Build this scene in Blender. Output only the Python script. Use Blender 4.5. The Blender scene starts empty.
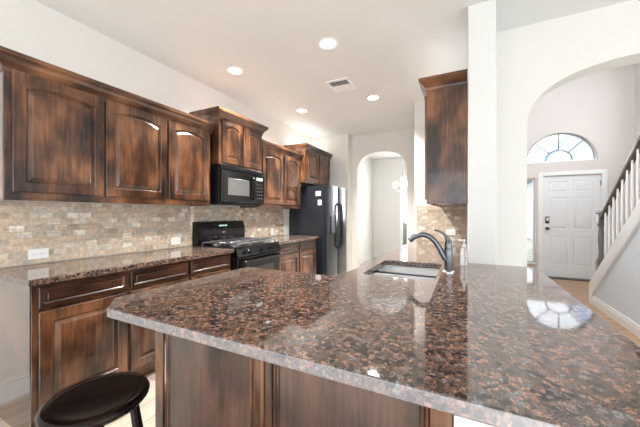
import bpy, bmesh, math, random
from mathutils import Vector, Matrix
random.seed(7)
C = bpy.context.scene.collection
SC = bpy.context.scene
PI = math.pi

# ------------------------------------------------------------------ camera, world, light, exposure
cam_d = bpy.data.cameras.new('camera')
cam_d.sensor_width = 36.0
cam_d.lens = 290.0 / 640.0 * 36.0
cam_d.clip_start = 0.02
cam = bpy.data.objects.new('camera', cam_d)
C.objects.link(cam)
cam.location = (0, 0, 1.28)
cam.rotation_euler = (PI / 2, 0, math.atan(145 / 290))
SC.camera = cam

SC.view_settings.view_transform = 'Standard'
SC.view_settings.look = 'None'
SC.view_settings.gamma = 1
SC.view_settings.exposure = 0.26
SC.view_settings.use_curve_mapping = False

world = bpy.data.worlds.new('daylight')
SC.world = world
world.use_nodes = True
wn = world.node_tree
wn.nodes['Background'].inputs['Color'].default_value = (0.86, 0.93, 1.0, 1)
wn.nodes['Background'].inputs['Strength'].default_value = 2.6


def portal(loc, rot, sx, sy):
    d = bpy.data.lights.new('daylight_portal', 'AREA')
    d.shape = 'RECTANGLE'
    d.size, d.size_y = sx, sy
    d.cycles.is_portal = True
    o = bpy.data.objects.new('daylight_portal', d)
    o.location, o.rotation_euler = loc, rot
    C.objects.link(o)


def daylight(name, loc, rot, sx, sy, power, col=(0.88, 0.94, 1.0)):
    d = bpy.data.lights.new(name, 'AREA')
    d.shape = 'RECTANGLE'
    d.size, d.size_y = sx, sy
    d.energy = power
    d.color = col
    o = bpy.data.objects.new(name, d)
    o.location, o.rotation_euler = loc, rot
    C.objects.link(o)


# daylight entering by the tall windows behind and right of the camera, the fanlight and the dining window
daylight('daylight_back_windows', (0.3, -3.9, 1.35), (PI / 2 + 0.30, 0, 0), 5.2, 2.3, 24)
daylight('daylight_right_windows', (4.45, -0.3, 1.4), (PI / 2 + 0.3, 0, PI / 2), 4.2, 2.1, 42)
daylight('foyer_side_fill_light', (3.35, 5.9, 2.9), (PI / 2, 0, PI / 2), 1.9, 1.5, 7)  # added fill through an unseen side opening, brightens the foyer
daylight('daylight_dining_window', (-1.0, 8.55, 1.75), (-PI / 2, 0, 0), 1.3, 1.3, 75)
# low sun through the back windows: its patch on the floor lights the ceiling
sd = bpy.data.lights.new('sun', 'SUN')
sd.energy, sd.angle, sd.color = 8, 0.01, (1.0, 0.985, 0.97)
so_ = bpy.data.objects.new('sun', sd)
so_.rotation_euler = (math.radians(58), 0, math.radians(12))
C.objects.link(so_)
portal((1.67, 7.45, 2.6), (-PI / 2, 0, 0), 1.2, 0.7)
portal((-1.0, 8.4, 1.3), (-PI / 2, 0, 0), 1.3, 2.2)

# added warm fill without fixtures on top of left wall cabinets, behind their crowns
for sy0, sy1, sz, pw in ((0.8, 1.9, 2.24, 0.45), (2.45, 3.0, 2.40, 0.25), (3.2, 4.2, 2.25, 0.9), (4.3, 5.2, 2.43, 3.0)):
    daylight('cabinet_top_fill_light', (-2.62, (sy0 + sy1) / 2, sz), (PI, 0.35, PI), 0.12, sy1 - sy0, pw * (sy1 - sy0), (1.0, 0.94, 0.87))
daylight('cabinet_top_fill_light', (-0.14, 3.4, 2.42), (PI, 0, 0), 0.12, 1.4, 2, (1.0, 0.96, 0.92))  # added unseen fill above the wall stub cabinet
# added point fill for the foyer, no fixture, above the arch and out of sight
fl = bpy.data.lights.new('foyer_fill_light', 'POINT')
fl.energy, fl.color, fl.shadow_soft_size = 105, (0.9, 0.95, 1.0), 0.15
fo = bpy.data.objects.new('foyer_fill_light', fl)
fo.location = (0.6, 4.0, 3.6)
C.objects.link(fo)

# ------------------------------------------------------------------ materials


def mat(name, base=(0.8, 0.8, 0.8), rough=0.5, metal=0.0, ior=1.5, coat=0.0, trans=0.0):
    m = bpy.data.materials.new(name)
    m.use_nodes = True
    b = m.node_tree.nodes['Principled BSDF']
    b.inputs['Base Color'].default_value = (*base, 1)
    b.inputs['Roughness'].default_value = rough
    b.inputs['Metallic'].default_value = metal
    b.inputs['IOR'].default_value = ior
    b.inputs['Coat Weight'].default_value = coat
    b.inputs['Coat Roughness'].default_value = 0.06
    b.inputs['Transmission Weight'].default_value = trans
    return m


def nd(m, t):
    return m.node_tree.nodes.new(t)


def lk(m, a, b):
    m.node_tree.links.new(a, b)


def ramp(m, stops, interp='LINEAR'):
    r = nd(m, 'ShaderNodeValToRGB')
    r.color_ramp.interpolation = interp
    els = r.color_ramp.elements
    while len(els) < len(stops):
        els.new(0.5)
    for e, (p, c) in zip(els, stops):
        e.position = p
        e.color = (*c, 1)
    return r


def bsdf(m):
    return m.node_tree.nodes['Principled BSDF']


def coords(m, scale=(1, 1, 1), rnd=0.0):
    tc = nd(m, 'ShaderNodeTexCoord')
    mp = nd(m, 'ShaderNodeMapping')
    mp.inputs['Scale'].default_value = scale
    if rnd:
        oi = nd(m, 'ShaderNodeObjectInfo')
        ad = nd(m, 'ShaderNodeVectorMath')
        ad.operation = 'ADD'
        sc = nd(m, 'ShaderNodeMath')
        sc.operation = 'MULTIPLY'
        sc.inputs[1].default_value = rnd
        lk(m, oi.outputs['Random'], sc.inputs[0])
        lk(m, tc.outputs['Object'], ad.inputs[0])
        lk(m, sc.outputs[0], ad.inputs[1])
        lk(m, ad.outputs[0], mp.inputs['Vector'])
    else:
        lk(m, tc.outputs['Object'], mp.inputs['Vector'])
    return mp.outputs['Vector']


def wood(name, grain, dark=(0.012, 0.005, 0.003), mid=(0.088, 0.034, 0.015), light=(0.26, 0.112, 0.05),
         rough=0.28, coat=0.5, bias=0.0, cior=0.0):
    m = mat(name, rough=rough, coat=coat)
    s = {'x': (1.8, 7, 7), 'y': (7, 1.8, 7), 'z': (7, 7, 1.8)}[grain]
    v = coords(m, s, 7.0)
    n1 = nd(m, 'ShaderNodeTexNoise')
    n1.inputs['Scale'].default_value = 1.3
    n1.inputs['Detail'].default_value = 5
    n1.inputs['Distortion'].default_value = 0.6
    lk(m, v, n1.inputs['Vector'])
    s2 = {'x': (3, 4.5, 4.5), 'y': (4.5, 3, 4.5), 'z': (4.5, 4.5, 3)}[grain]
    v2 = coords(m, s2, 11.0)
    n2 = nd(m, 'ShaderNodeTexNoise')
    n2.inputs['Scale'].default_value = 1.1
    n2.inputs['Detail'].default_value = 2
    lk(m, v2, n2.inputs['Vector'])
    n3 = nd(m, 'ShaderNodeTexNoise')
    s3 = tuple(q * (9 if q > 3 else 3) for q in s)
    lk(m, coords(m, s3, 3.0), n3.inputs['Vector'])
    n3.inputs['Scale'].default_value = 1.0
    n3.inputs['Detail'].default_value = 3
    a = nd(m, 'ShaderNodeMath')
    a.operation = 'MULTIPLY_ADD'
    a.inputs[1].default_value = 0.38
    lk(m, n1.outputs['Fac'], a.inputs[0])
    b = nd(m, 'ShaderNodeMath')
    b.operation = 'MULTIPLY'
    b.inputs[1].default_value = 0.62
    lk(m, n2.outputs['Fac'], b.inputs[0])
    lk(m, b.outputs[0], a.inputs[2])
    c = nd(m, 'ShaderNodeMath')
    c.operation = 'MULTIPLY_ADD'
    c.inputs[1].default_value = 0.26
    lk(m, n3.outputs['Fac'], c.inputs[0])
    lk(m, a.outputs[0], c.inputs[2])
    r = ramp(m, [(0.51 - bias, dark), (0.63 - bias, mid), (0.80 - bias, light)])
    lk(m, c.outputs[0], r.inputs[0])
    if cior == 1.7: bsdf(m).inputs['Coat Roughness'].default_value = 0.22
    if cior: bsdf(m).inputs['Coat IOR'].default_value = cior
    # knots
    vo = nd(m, 'ShaderNodeTexVoronoi')
    vo.inputs['Scale'].default_value = 2.2
    s4 = {'x': (0.7, 1, 1), 'y': (1, 0.7, 1), 'z': (1, 1, 0.7)}[grain]
    lk(m, coords(m, s4, 5.0), vo.inputs['Vector'])
    kr = ramp(m, [(0.0, (0.25, 0.25, 0.25)), (0.07, (1, 1, 1))])
    lk(m, vo.outputs['Distance'], kr.inputs[0])
    mx = nd(m, 'ShaderNodeMix')
    mx.data_type = 'RGBA'
    mx.blend_type = 'MULTIPLY'
    mx.inputs[0].default_value = 1.0
    lk(m, r.outputs[0], mx.inputs[6])
    lk(m, kr.outputs[0], mx.inputs[7])
    lk(m, mx.outputs[2], bsdf(m).inputs['Base Color'])
    bu = nd(m, 'ShaderNodeBump')
    bu.inputs['Strength'].default_value = 0.06
    bu.inputs['Distance'].default_value = 0.004
    lk(m, n3.outputs['Fac'], bu.inputs['Height'])
    lk(m, bu.outputs[0], bsdf(m).inputs['Normal'])
    return m


W_Z = wood('alder_vertical_grain', 'z')
W_Y = wood('alder_grain_lengthwise', 'y')
W_X = wood('alder_grain_crosswise', 'x')
W_END = wood('alder_glossy_end_panel', 'z', rough=0.2, coat=1.0, cior=2.4)
W_DK = wood('alder_dark_drawer', 'y', dark=(0.01, 0.004, 0.002), mid=(0.04, 0.015, 0.008), light=(0.09, 0.035, 0.017))  # darker alder for the drawer fronts
STOOL = wood('stool_wood', 'x', dark=(0.003, 0.002, 0.002), mid=(0.006, 0.003, 0.003), light=(0.016, 0.005, 0.004), rough=0.14, coat=0.0)
bsdf(STOOL).inputs['IOR'].default_value = 1.33


def granite(nm, rough, ior, pale=0.0):
    m = mat(nm, rough=rough, ior=ior)
    v = coords(m, (1, 1, 1))
    dn = nd(m, 'ShaderNodeTexNoise')
    dn.inputs['Scale'].default_value = 45
    dn.inputs['Detail'].default_value = 2
    lk(m, v, dn.inputs['Vector'])
    ma = nd(m, 'ShaderNodeVectorMath')
    ma.operation = 'MULTIPLY_ADD'
    ma.inputs[1].default_value = (0.014, 0.014, 0.014)
    lk(m, dn.outputs['Color'], ma.inputs[0])
    lk(m, v, ma.inputs[2])
    vo = nd(m, 'ShaderNodeTexVoronoi')
    vo.inputs['Scale'].default_value = 78
    lk(m, ma.outputs[0], vo.inputs['Vector'])
    sep = nd(m, 'ShaderNodeSeparateColor')
    lk(m, vo.outputs['Color'], sep.inputs[0])
    r = ramp(m, [(0.0, (0.035, 0.030, 0.030)), (0.16, (0.11, 0.078, 0.063)), (0.34, (0.19, 0.125, 0.094)),
                 (0.58, (0.33, 0.20, 0.145)), (0.76, (0.145, 0.105, 0.085)), (0.92, (0.22, 0.205, 0.21))], 'CONSTANT')
    lk(m, sep.outputs[0], r.inputs[0])
    # dark matrix between crystals
    ve = nd(m, 'ShaderNodeTexVoronoi')
    ve.feature = 'DISTANCE_TO_EDGE'
    ve.inputs['Scale'].default_value = 78
    lk(m, ma.outputs[0], ve.inputs['Vector'])
    er = ramp(m, [(0.02, (0.62, 0.60, 0.60)), (0.16, (1, 1, 1))])
    lk(m, ve.outputs[0], er.inputs[0])
    fn = nd(m, 'ShaderNodeTexNoise')
    fn.inputs['Scale'].default_value = 220
    fn.inputs['Detail'].default_value = 3
    lk(m, v, fn.inputs['Vector'])
    fr = ramp(m, [(0.38, (0.4, 0.4, 0.42)), (0.55, (1, 1, 1)), (0.68, (1.7, 1.6, 1.6))])
    lk(m, fn.outputs[0], fr.inputs[0])
    mx = nd(m, 'ShaderNodeMix')
    mx.data_type = 'RGBA'
    mx.blend_type = 'MULTIPLY'
    mx.inputs[0].default_value = 1
    lk(m, r.outputs[0], mx.inputs[6])
    lk(m, er.outputs[0], mx.inputs[7])
    m2 = nd(m, 'ShaderNodeMix')
    m2.data_type = 'RGBA'
    m2.blend_type = 'MULTIPLY'
    m2.inputs[0].default_value = 0.8
    lk(m, mx.outputs[2], m2.inputs[6])
    lk(m, fr.outputs[0], m2.inputs[7])
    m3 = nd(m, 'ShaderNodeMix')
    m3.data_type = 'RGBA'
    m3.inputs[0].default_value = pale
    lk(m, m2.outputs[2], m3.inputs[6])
    m3.inputs[7].default_value = (0.42, 0.50, 0.64, 1)  # bluish glare tint, mixed in by the pale amount
    lk(m, m3.outputs[2], bsdf(m).inputs['Base Color'])
    return m


GRAN = granite('brown_granite', 0.05, 2.0)
GRAN_EDGE = granite('granite_edge_glare', 0.34, 2.0, 0.2)  # window glare on the peninsula edge, painted into the granite colour


def tiles(name, axis):
    m = mat(name, rough=0.55)
    tc = nd(m, 'ShaderNodeTexCoord')
    sp = nd(m, 'ShaderNodeSeparateXYZ')
    cb = nd(m, 'ShaderNodeCombineXYZ')
    lk(m, tc.outputs['Object'], sp.inputs[0])
    lk(m, sp.outputs['Y' if axis == 'y' else 'X'], cb.inputs['X'])
    lk(m, sp.outputs['Z'], cb.inputs['Y'])
    br = nd(m, 'ShaderNodeTexBrick')
    br.inputs['Scale'].default_value = 1
    br.inputs['Brick Width'].default_value = 0.082
    br.inputs['Row Height'].default_value = 0.046
    br.inputs['Mortar Size'].default_value = 0.0018
    br.inputs['Mortar Smooth'].default_value = 0.3
    br.inputs['Color1'].default_value = (0, 0, 0, 1)
    br.inputs['Color2'].default_value = (1, 1, 1, 1)
    br.inputs['Mortar'].default_value = (0.5, 0.5, 0.5, 1)
    lk(m, cb.outputs[0], br.inputs['Vector'])
    r = ramp(m, [(0.0, (0.36, 0.29, 0.23)), (0.22, (0.57, 0.48, 0.39)), (0.45, (0.45, 0.41, 0.36)),
                 (0.62, (0.62, 0.50, 0.385)), (0.82, (0.56, 0.53, 0.47)), (1.0, (0.80, 0.77, 0.70))])
    lk(m, br.outputs['Color'], r.inputs[0])
    n = nd(m, 'ShaderNodeTexNoise')
    n.inputs['Scale'].default_value = 28
    n.inputs['Detail'].default_value = 6
    n.inputs['Roughness'].default_value = 0.7
    lk(m, cb.outputs[0], n.inputs['Vector'])
    nr = ramp(m, [(0.3, (0.66, 0.62, 0.56)), (0.5, (1.1, 1.07, 1.02)), (0.7, (1.45, 1.38, 1.3))])
    lk(m, n.outputs[0], nr.inputs[0])
    mx = nd(m, 'ShaderNodeMix')
    mx.data_type = 'RGBA'
    mx.blend_type = 'MULTIPLY'
    mx.inputs[0].default_value = 1
    lk(m, r.outputs[0], mx.inputs[6])
    lk(m, nr.outputs[0], mx.inputs[7])
    mm = nd(m, 'ShaderNodeMix')
    mm.data_type = 'RGBA'
    lk(m, br.outputs['Fac'], mm.inputs[0])
    lk(m, mx.outputs[2], mm.inputs[6])
    mm.inputs[7].default_value = (0.50, 0.44, 0.35, 1)
    lk(m, mm.outputs[2], bsdf(m).inputs['Base Color'])
    bu = nd(m, 'ShaderNodeBump')
    bu.inputs['Strength'].default_value = 0.5
    bu.inputs['Distance'].default_value = 0.003
    bu.invert = True
    lk(m, br.outputs['Fac'], bu.inputs['Height'])
    lk(m, bu.outputs[0], bsdf(m).inputs['Normal'])
    return m


def paint(name, col, bump=0.15, rough=0.6, scale=90):
    m = mat(name, col, rough)
    n = nd(m, 'ShaderNodeTexNoise')
    n.inputs['Scale'].default_value = scale
    n.inputs['Detail'].default_value = 3
    lk(m, coords(m), n.inputs['Vector'])
    bu = nd(m, 'ShaderNodeBump')
    bu.inputs['Strength'].default_value = bump
    bu.inputs['Distance'].default_value = 0.004
    lk(m, n.outputs[0], bu.inputs['Height'])
    lk(m, bu.outputs[0], bsdf(m).inputs['Normal'])
    return m


def planks(name, c1, c2, c3, w, l, rot=0.0, rough=0.3):
    m = mat(name, rough=rough)
    tc = nd(m, 'ShaderNodeTexCoord')
    mp = nd(m, 'ShaderNodeMapping')
    mp.inputs['Rotation'].default_value = (0, 0, rot)
    lk(m, tc.outputs['Object'], mp.inputs['Vector'])
    br = nd(m, 'ShaderNodeTexBrick')
    br.inputs['Scale'].default_value = 1
    br.inputs['Brick Width'].default_value = l
    br.inputs['Row Height'].default_value = w
    br.inputs['Mortar Size'].default_value = 0.0025
    br.inputs['Color1'].default_value = (0, 0, 0, 1)
    br.inputs['Color2'].default_value = (1, 1, 1, 1)
    br.inputs['Mortar'].default_value = (0.2, 0.2, 0.2, 1)
    lk(m, mp.outputs[0], br.inputs['Vector'])
    n = nd(m, 'ShaderNodeTexNoise')
    n.inputs['Scale'].default_value = 3
    n.inputs['Detail'].default_value = 6
    mp2 = nd(m, 'ShaderNodeMapping')
    mp2.inputs['Scale'].default_value = (1, 8, 1)
    lk(m, mp.outputs[0], mp2.inputs['Vector'])
    lk(m, mp2.outputs[0], n.inputs['Vector'])
    a = nd(m, 'ShaderNodeMath')
    a.operation = 'MULTIPLY_ADD'
    a.inputs[1].default_value = 0.45
    lk(m, br.outputs['Color'], a.inputs[0])
    b = nd(m, 'ShaderNodeMath')
    b.operation = 'MULTIPLY'
    b.inputs[1].default_value = 0.65
    lk(m, n.outputs[0], b.inputs[0])
    lk(m, b.outputs[0], a.inputs[2])
    r = ramp(m, [(0.2, c1), (0.5, c2), (0.8, c3)])
    lk(m, a.outputs[0], r.inputs[0])
    mm = nd(m, 'ShaderNodeMix')
    mm.data_type = 'RGBA'
    lk(m, br.outputs['Fac'], mm.inputs[0])
    lk(m, r.outputs[0], mm.inputs[6])
    mm.inputs[7].default_value = (c1[0] * .5, c1[1] * .5, c1[2] * .5, 1)
    lk(m, mm.outputs[2], bsdf(m).inputs['Base Color'])
    return m


WALL = paint('cream_wall_paint', (0.79, 0.775, 0.74))
WALLW = paint('white_column_paint', (0.77, 0.775, 0.76))
CEIL = paint('textured_ceiling_paint', (0.76, 0.77, 0.765), bump=0.35, rough=0.8, scale=45)
PINK = paint('foyer_wall_paint', (0.66, 0.61, 0.58))
GREYW = paint('stair_wall_paint', (0.70, 0.76, 0.80))
TRIM = mat('white_trim', (0.86, 0.86, 0.85), 0.3)
DOORM = mat('white_door_paint', (0.82, 0.83, 0.84), 0.35)
TILE_Y = tiles('travertine_tile_side', 'y')
TILE_X = tiles('travertine_tile_end', 'x')
FLOOR = planks('pale_plank_tile', (0.42, 0.33, 0.25), (0.61, 0.51, 0.41), (0.73, 0.65, 0.55), 0.16, 0.95, PI / 2)
OAK = planks('oak_floor', (0.25, 0.13, 0.06), (0.42, 0.25, 0.13), (0.55, 0.36, 0.21), 0.09, 0.9)
BLACK = mat('black_gloss', (0.004, 0.004, 0.005), 0.1, ior=1.4)
BLACKM = mat('black_satin', (0.007, 0.008, 0.01), 0.3, ior=1.4)
IRON = mat('cast_iron', (0.30, 0.30, 0.31), 0.3, 0.8)
FRIDGE = mat('fridge_black_enamel', (0.014, 0.019, 0.026), 0.22, coat=0.25, ior=1.45)
FRSIDE = mat('fridge_side_enamel', (0.012, 0.016, 0.022), 0.33, coat=0.3)
GLASSD = mat('dark_oven_glass', (0.02, 0.02, 0.022), 0.04, ior=1.7)
WINGREY = mat('microwave_window', (0.12, 0.12, 0.12), 0.15, ior=1.7)
STEEL = mat('stainless_steel', (0.93, 0.94, 0.95), 0.36, 0.3)
FAUC = mat('brushed_nickel', (0.17, 0.18, 0.195), 0.25, 1.0)
CHROME = mat('chrome', (0.8, 0.8, 0.8), 0.1, 1.0)
PLATE = mat('white_plastic', (0.88, 0.88, 0.87), 0.3)
SLOT = mat('dark_slot', (0.05, 0.05, 0.05), 0.6)
NEWEL = mat('dark_stained_newel', (0.12, 0.112, 0.112), 0.2, coat=0.8)
PAPER = mat('paper', (0.8, 0.8, 0.8), 0.7)
PAPERT = mat('printed_band', (0.45, 0.47, 0.7), 0.7)
BLIND = mat('white_blind_slats', (0.85, 0.86, 0.87), 0.5)
CAME = mat('leaded_bar', (0.30, 0.32, 0.35), 0.5)
HEDGE = mat('hedge_leaves', (0.11, 0.13, 0.10), 0.8)
LAWN = mat('lawn', (0.25, 0.27, 0.2), 0.9)
SHING = mat('pale_roof_shingles', (0.22, 0.27, 0.36), 0.9)
SIDING = mat('pale_siding', (0.65, 0.66, 0.68), 0.9)
GREEN = mat('grey_green_plastic', (0.16, 0.24, 0.20), 0.5)
SOAP = mat('clear_soap_bottle', (0.93, 0.95, 0.97), 0.08, trans=0.75, ior=1.4)


def emit(name, col, s):
    m = mat(name, col)
    bsdf(m).inputs['Emission Color'].default_value = (*col, 1)
    bsdf(m).inputs['Emission Strength'].default_value = s
    return m


LAMP = emit('lit_lens', (1.0, 0.93, 0.82), 9.0)
BULB = emit('lit_bulb_glass', (1.0, 0.96, 0.9), 16.0)
DIGIT = emit('clock_digits', (0.55, 0.75, 0.7), 0.5)


def glass():
    m = bpy.data.materials.new('window_glass')
    m.use_nodes = True
    nt = m.node_tree
    nt.nodes.clear()
    o = nt.nodes.new('ShaderNodeOutputMaterial')
    t = nt.nodes.new('ShaderNodeBsdfTransparent')
    g = nt.nodes.new('ShaderNodeBsdfGlossy')
    g.inputs['Roughness'].default_value = 0.02
    x = nt.nodes.new('ShaderNodeMixShader')
    x.inputs[0].default_value = 0.05
    nt.links.new(t.outputs[0], x.inputs[1])
    nt.links.new(g.outputs[0], x.inputs[2])
    nt.links.new(x.outputs[0], o.inputs[0])
    return m


GLASS = glass()

# ------------------------------------------------------------------ mesh helpers (world coordinates)
ORG = {}


def new():
    return bmesh.new()


def box(bm, x0, x1, y0, y1, z0, z1, bev=0.0, seg=1):
    if x0 > x1: x0, x1 = x1, x0
    if y0 > y1: y0, y1 = y1, y0
    if z0 > z1: z0, z1 = z1, z0
    r = bmesh.ops.create_cube(bm, size=1)
    vs = r['verts']
    for v in vs:
        v.co = Vector(((x0 + x1) / 2 + v.co.x * (x1 - x0), (y0 + y1) / 2 + v.co.y * (y1 - y0), (z0 + z1) / 2 + v.co.z * (z1 - z0)))
    if bev:
        es = list({e for v in vs for e in v.link_edges})
        bmesh.ops.bevel(bm, geom=es, offset=bev, segments=seg, affect='EDGES', profile=0.5)
    return bm


def tube(bm, pts, rad, n=12, cap=True):
    pts = [Vector(p) for p in pts]
    rads = rad if isinstance(rad, (list, tuple)) else [rad] * len(pts)
    rings = []
    ref = None
    for i, p in enumerate(pts):
        t = (pts[min(i + 1, len(pts) - 1)] - pts[max(i - 1, 0)]).normalized()
        if ref is None:
            ref = Vector((0, 0, 1)) if abs(t.z) < 0.9 else Vector((1, 0, 0))
        a = t.cross(ref).normalized()
        b = t.cross(a).normalized()
        ref = -b if b.dot(ref) < 0 else b
        ref = (ref - t * ref.dot(t)).normalized()
        a = t.cross(ref).normalized()
        rings.append([bm.verts.new(p + (a * math.cos(k * 2 * PI / n) + ref * math.sin(k * 2 * PI / n)) * rads[i]) for k in range(n)])
    for r1, r2 in zip(rings, rings[1:]):
        for k in range(n):
            bm.faces.new((r1[k], r1[(k + 1) % n], r2[(k + 1) % n], r2[k])).smooth = True
    if cap:
        bm.faces.new(list(reversed(rings[0])))
        bm.faces.new(rings[-1])
    return bm


def lathe(bm, prof, c, n=24, axis='z'):
    """prof: (radius, height) pairs."""
    rings = []
    c = Vector(c)
    for r, h in prof:
        ring = []
        for k in range(n):
            a = 2 * PI * k / n
            u, w = r * math.cos(a), r * math.sin(a)
            p = {'z': (u, w, h), 'x': (h, u, w), 'y': (u, h, w)}[axis]
            ring.append(bm.verts.new(c + Vector(p)))
        rings.append(ring)
    for r1, r2 in zip(rings, rings[1:]):
        for k in range(n):
            bm.faces.new((r1[k], r1[(k + 1) % n], r2[(k + 1) % n], r2[k])).smooth = True
    bm.faces.new(rings[0])
    bm.faces.new(rings[-1])
    return bm


PL = {'x': lambda a, b, c: Vector((c, a, b)),      # polygon in (y, z), extruded along x
      'y': lambda a, b, c: Vector((a, c, b)),      # polygon in (x, z), extruded along y
      'z': lambda a, b, c: Vector((a, b, c))}      # polygon in (x, y), extruded along z


def slab(bm, outer, holes, axis, c0, c1, bev=0.0):
    """polygon with holes, extruded from c0 to c1"""
    f = PL[axis]
    edges = []
    for loop in [outer] + list(holes):
        vs = [bm.verts.new(f(a, b, c0)) for a, b in loop]
        for i in range(len(vs)):
            edges.append(bm.edges.new((vs[i], vs[(i + 1) % len(vs)])))
    r = bmesh.ops.triangle_fill(bm, use_beauty=True, edges=edges)
    faces = [g for g in r['geom'] if isinstance(g, bmesh.types.BMFace)]
    e = bmesh.ops.extrude_face_region(bm, geom=faces)
    vs = [g for g in e['geom'] if isinstance(g, bmesh.types.BMVert)]
    bmesh.ops.translate(bm, verts=vs, vec=f(0, 0, c1) - f(0, 0, c0))
    bmesh.ops.recalc_face_normals(bm, faces=bm.faces[:])
    if bev:
        es = [ed for ed in bm.edges if len(ed.link_faces) == 2 and ed.calc_face_angle(0) > 1.2 and
              abs(f(0, 0, 1).dot((ed.verts[0].co - ed.verts[1].co).normalized())) < 0.1]
        bmesh.ops.bevel(bm, geom=es, offset=bev, segments=3, affect='EDGES', profile=0.5)
    return bm


def face_map(facing, plane):
    """local (u along width, v up, n outward) -> world"""
    if facing == '+x': return lambda u, v, n: Vector((plane + n, u, v))
    if facing == '-x': return lambda u, v, n: Vector((plane - n, -u, v))
    if facing == '-y': return lambda u, v, n: Vector((u, plane - n, v))
    if facing == '+y': return lambda u, v, n: Vector((-u, plane + n, v))


def raised_door(f, u0, u1, v0, v1, stile=0.060, rise=0.0, t=0.022, raised=True, depth=0.013):
    """A framed cabinet front: outer slab, frame, moulded step, raised field; top of the field arched by rise."""
    bm = new()
    N = 14

    def loop(ins, n, r, low=0.0):
        a0, a1, b0, b1 = u0 + ins, u1 - ins, v0 + ins, v1 - ins - low
        pts = [(a0, b0), (a1, b0)]
        for i in range(N + 1):
            k = i / N
            s = 4 * k * (1 - k)
            pts.append((a1 + (a0 - a1) * k, b1 - r + r * s))
        return [bm.verts.new(f(a, b, n)) for a, b in pts]
    L = [loop(0, 0, 0), loop(0, t - 0.004, 0), loop(0.004, t, 0), loop(stile, t, rise), loop(stile + 0.004, t - 0.004, rise), loop(stile + 0.009, t - depth, rise),
         loop(stile + 0.014, t - depth, rise)]
    if raised:
        L += [loop(stile + 0.034, t - 0.003, rise * 0.95), loop(stile + 0.037, t - 0.001, rise * 0.95)] if stile > .04 else [loop(stile + .02, t - .001, 0)]
    for a, b in zip(L, L[1:]):
        m = len(a)
        for i in range(m):
            bm.faces.new((a[i], a[(i + 1) % m], b[(i + 1) % m], b[i]))
    bm.faces.new(L[-1])
    bm.faces.new(list(reversed(L[0])))
    return bm


def obj(name, bm, m, parent=None, label=None, smooth=50, kind=None):
    bmesh.ops.recalc_face_normals(bm, faces=bm.faces[:])
    me = bpy.data.meshes.new(name)
    off = ORG.get(parent.name, Vector()) if parent else Vector()
    if not parent:
        lo = [min(v.co[i] for v in bm.verts) for i in range(3)]
        hi = [max(v.co[i] for v in bm.verts) for i in range(3)]
        if kind != 'structure':
            off = Vector(((lo[0] + hi[0]) / 2, (lo[1] + hi[1]) / 2, lo[2]))
    bmesh.ops.translate(bm, verts=bm.verts[:], vec=-off)
    bm.to_mesh(me)
    bm.free()
    keep = [p.use_smooth for p in me.polygons]
    me.set_sharp_from_angle(angle=math.radians(smooth))
    me.polygons.foreach_set('use_smooth', keep)
    o = bpy.data.objects.new(name, me)
    me.materials.append(m)
    C.objects.link(o)
    if parent:
        o.parent = parent
        ORG[o.name] = off
    else:
        o.location = off
        ORG[o.name] = off
    if label: o['label'] = label
    if kind: o['kind'] = kind
    return o


def tag(o, label, cat, group=None):
    o['label'] = label
    o['category'] = cat
    if group: o['group'] = group
    return o


def thing(name, label, cat, loc, group=None):
    o = bpy.data.objects.new(name, None)
    C.objects.link(o)
    o.empty_display_size = 0.1
    o.location = loc
    ORG[o.name] = Vector(loc)
    return tag(o, label, cat, group)


def bx(*a, **k):
    return box(new(), *a, **k)


def copy_tree(o, loc, label=None):
    c = o.copy()
    C.objects.link(c)
    c.location = loc
    if label: c['label'] = label
    for ch in o.children:
        d = ch.copy()
        C.objects.link(d)
        d.parent = c
        for g in ch.children:
            e = g.copy()
            C.objects.link(e)
            e.parent = d
    return c


# ------------------------------------------------------------------ the room
CH = 2.83          # kitchen ceiling height
FH = 4.02          # foyer ceiling height


def struct(name, bm, m, **k):
    return obj(name, bm, m, kind='structure', **k)


struct('floor', slab(new(), [(-2.95, -3.75), (4.3, -3.75), (4.3, 3.0), (0.2, 3.0), (0.2, 8.35), (-2.95, 8.35)], [], 'z', -0.1, 0), FLOOR)
struct('floor_foyer', bx(0.2, 4.3, 3.0, 7.45, -0.1, 0), OAK)
struct('ceiling', slab(new(), [(-2.95, -3.75), (4.3, -3.75), (4.3, 2.9), (0.2, 2.9), (0.2, 8.35), (-2.95, 8.35)], [], 'z', CH, CH + 0.1), CEIL)
struct('ceiling_foyer', bx(0.2, 4.3, 2.9, 7.45, FH, FH + 0.1), CEIL)
struct('wall_left', bx(-2.95, -2.8, -3.6, 5.5, 0, CH), WALL)
struct('wall_back', slab(new(), [(-2.95, 0), (4.3, 0), (4.3, CH), (-2.95, CH)],
                         [[(a, 0.15), (a + 1.5, 0.15), (a + 1.5, 2.45), (a, 2.45)] for a in (-2.6, -1.0, 0.6, 2.2)], 'y', -3.75, -3.6), WALL)
struct('wall_right', slab(new(), [(-3.6, 0), (2.9, 0), (2.9, CH), (-3.6, CH)],
                          [[(a, 0.4), (a + 1.3, 0.4), (a + 1.3, 2.4), (a, 2.4)] for a in (-2.4, -0.95, 0.5)], 'x', 4.15, 4.3), WALL)
# far kitchen wall: fridge recess part, then the arched doorway to the dining room
struct('wall_far', bx(-2.95, -2.02, 5.25, 5.5, 0, CH), WALL)


def arch_pts(x0, x1, zs, zt, p=2.5, n=56, base=0.0):
    cx, a = (x0 + x1) / 2, (x1 - x0) / 2
    pts = [(x0, base), (x0, zs)]
    for i in range(1, n):
        t = PI * (1 - i / n)
        c, s = math.cos(t), math.sin(t)
        x = math.copysign(abs(c) ** (2 / p), c)
        z = abs(s) ** (2 / p)
        pts.append((cx + a * x, zs + (zt - zs) * z))
    return pts + [(x1, zs), (x1, base)]


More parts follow.
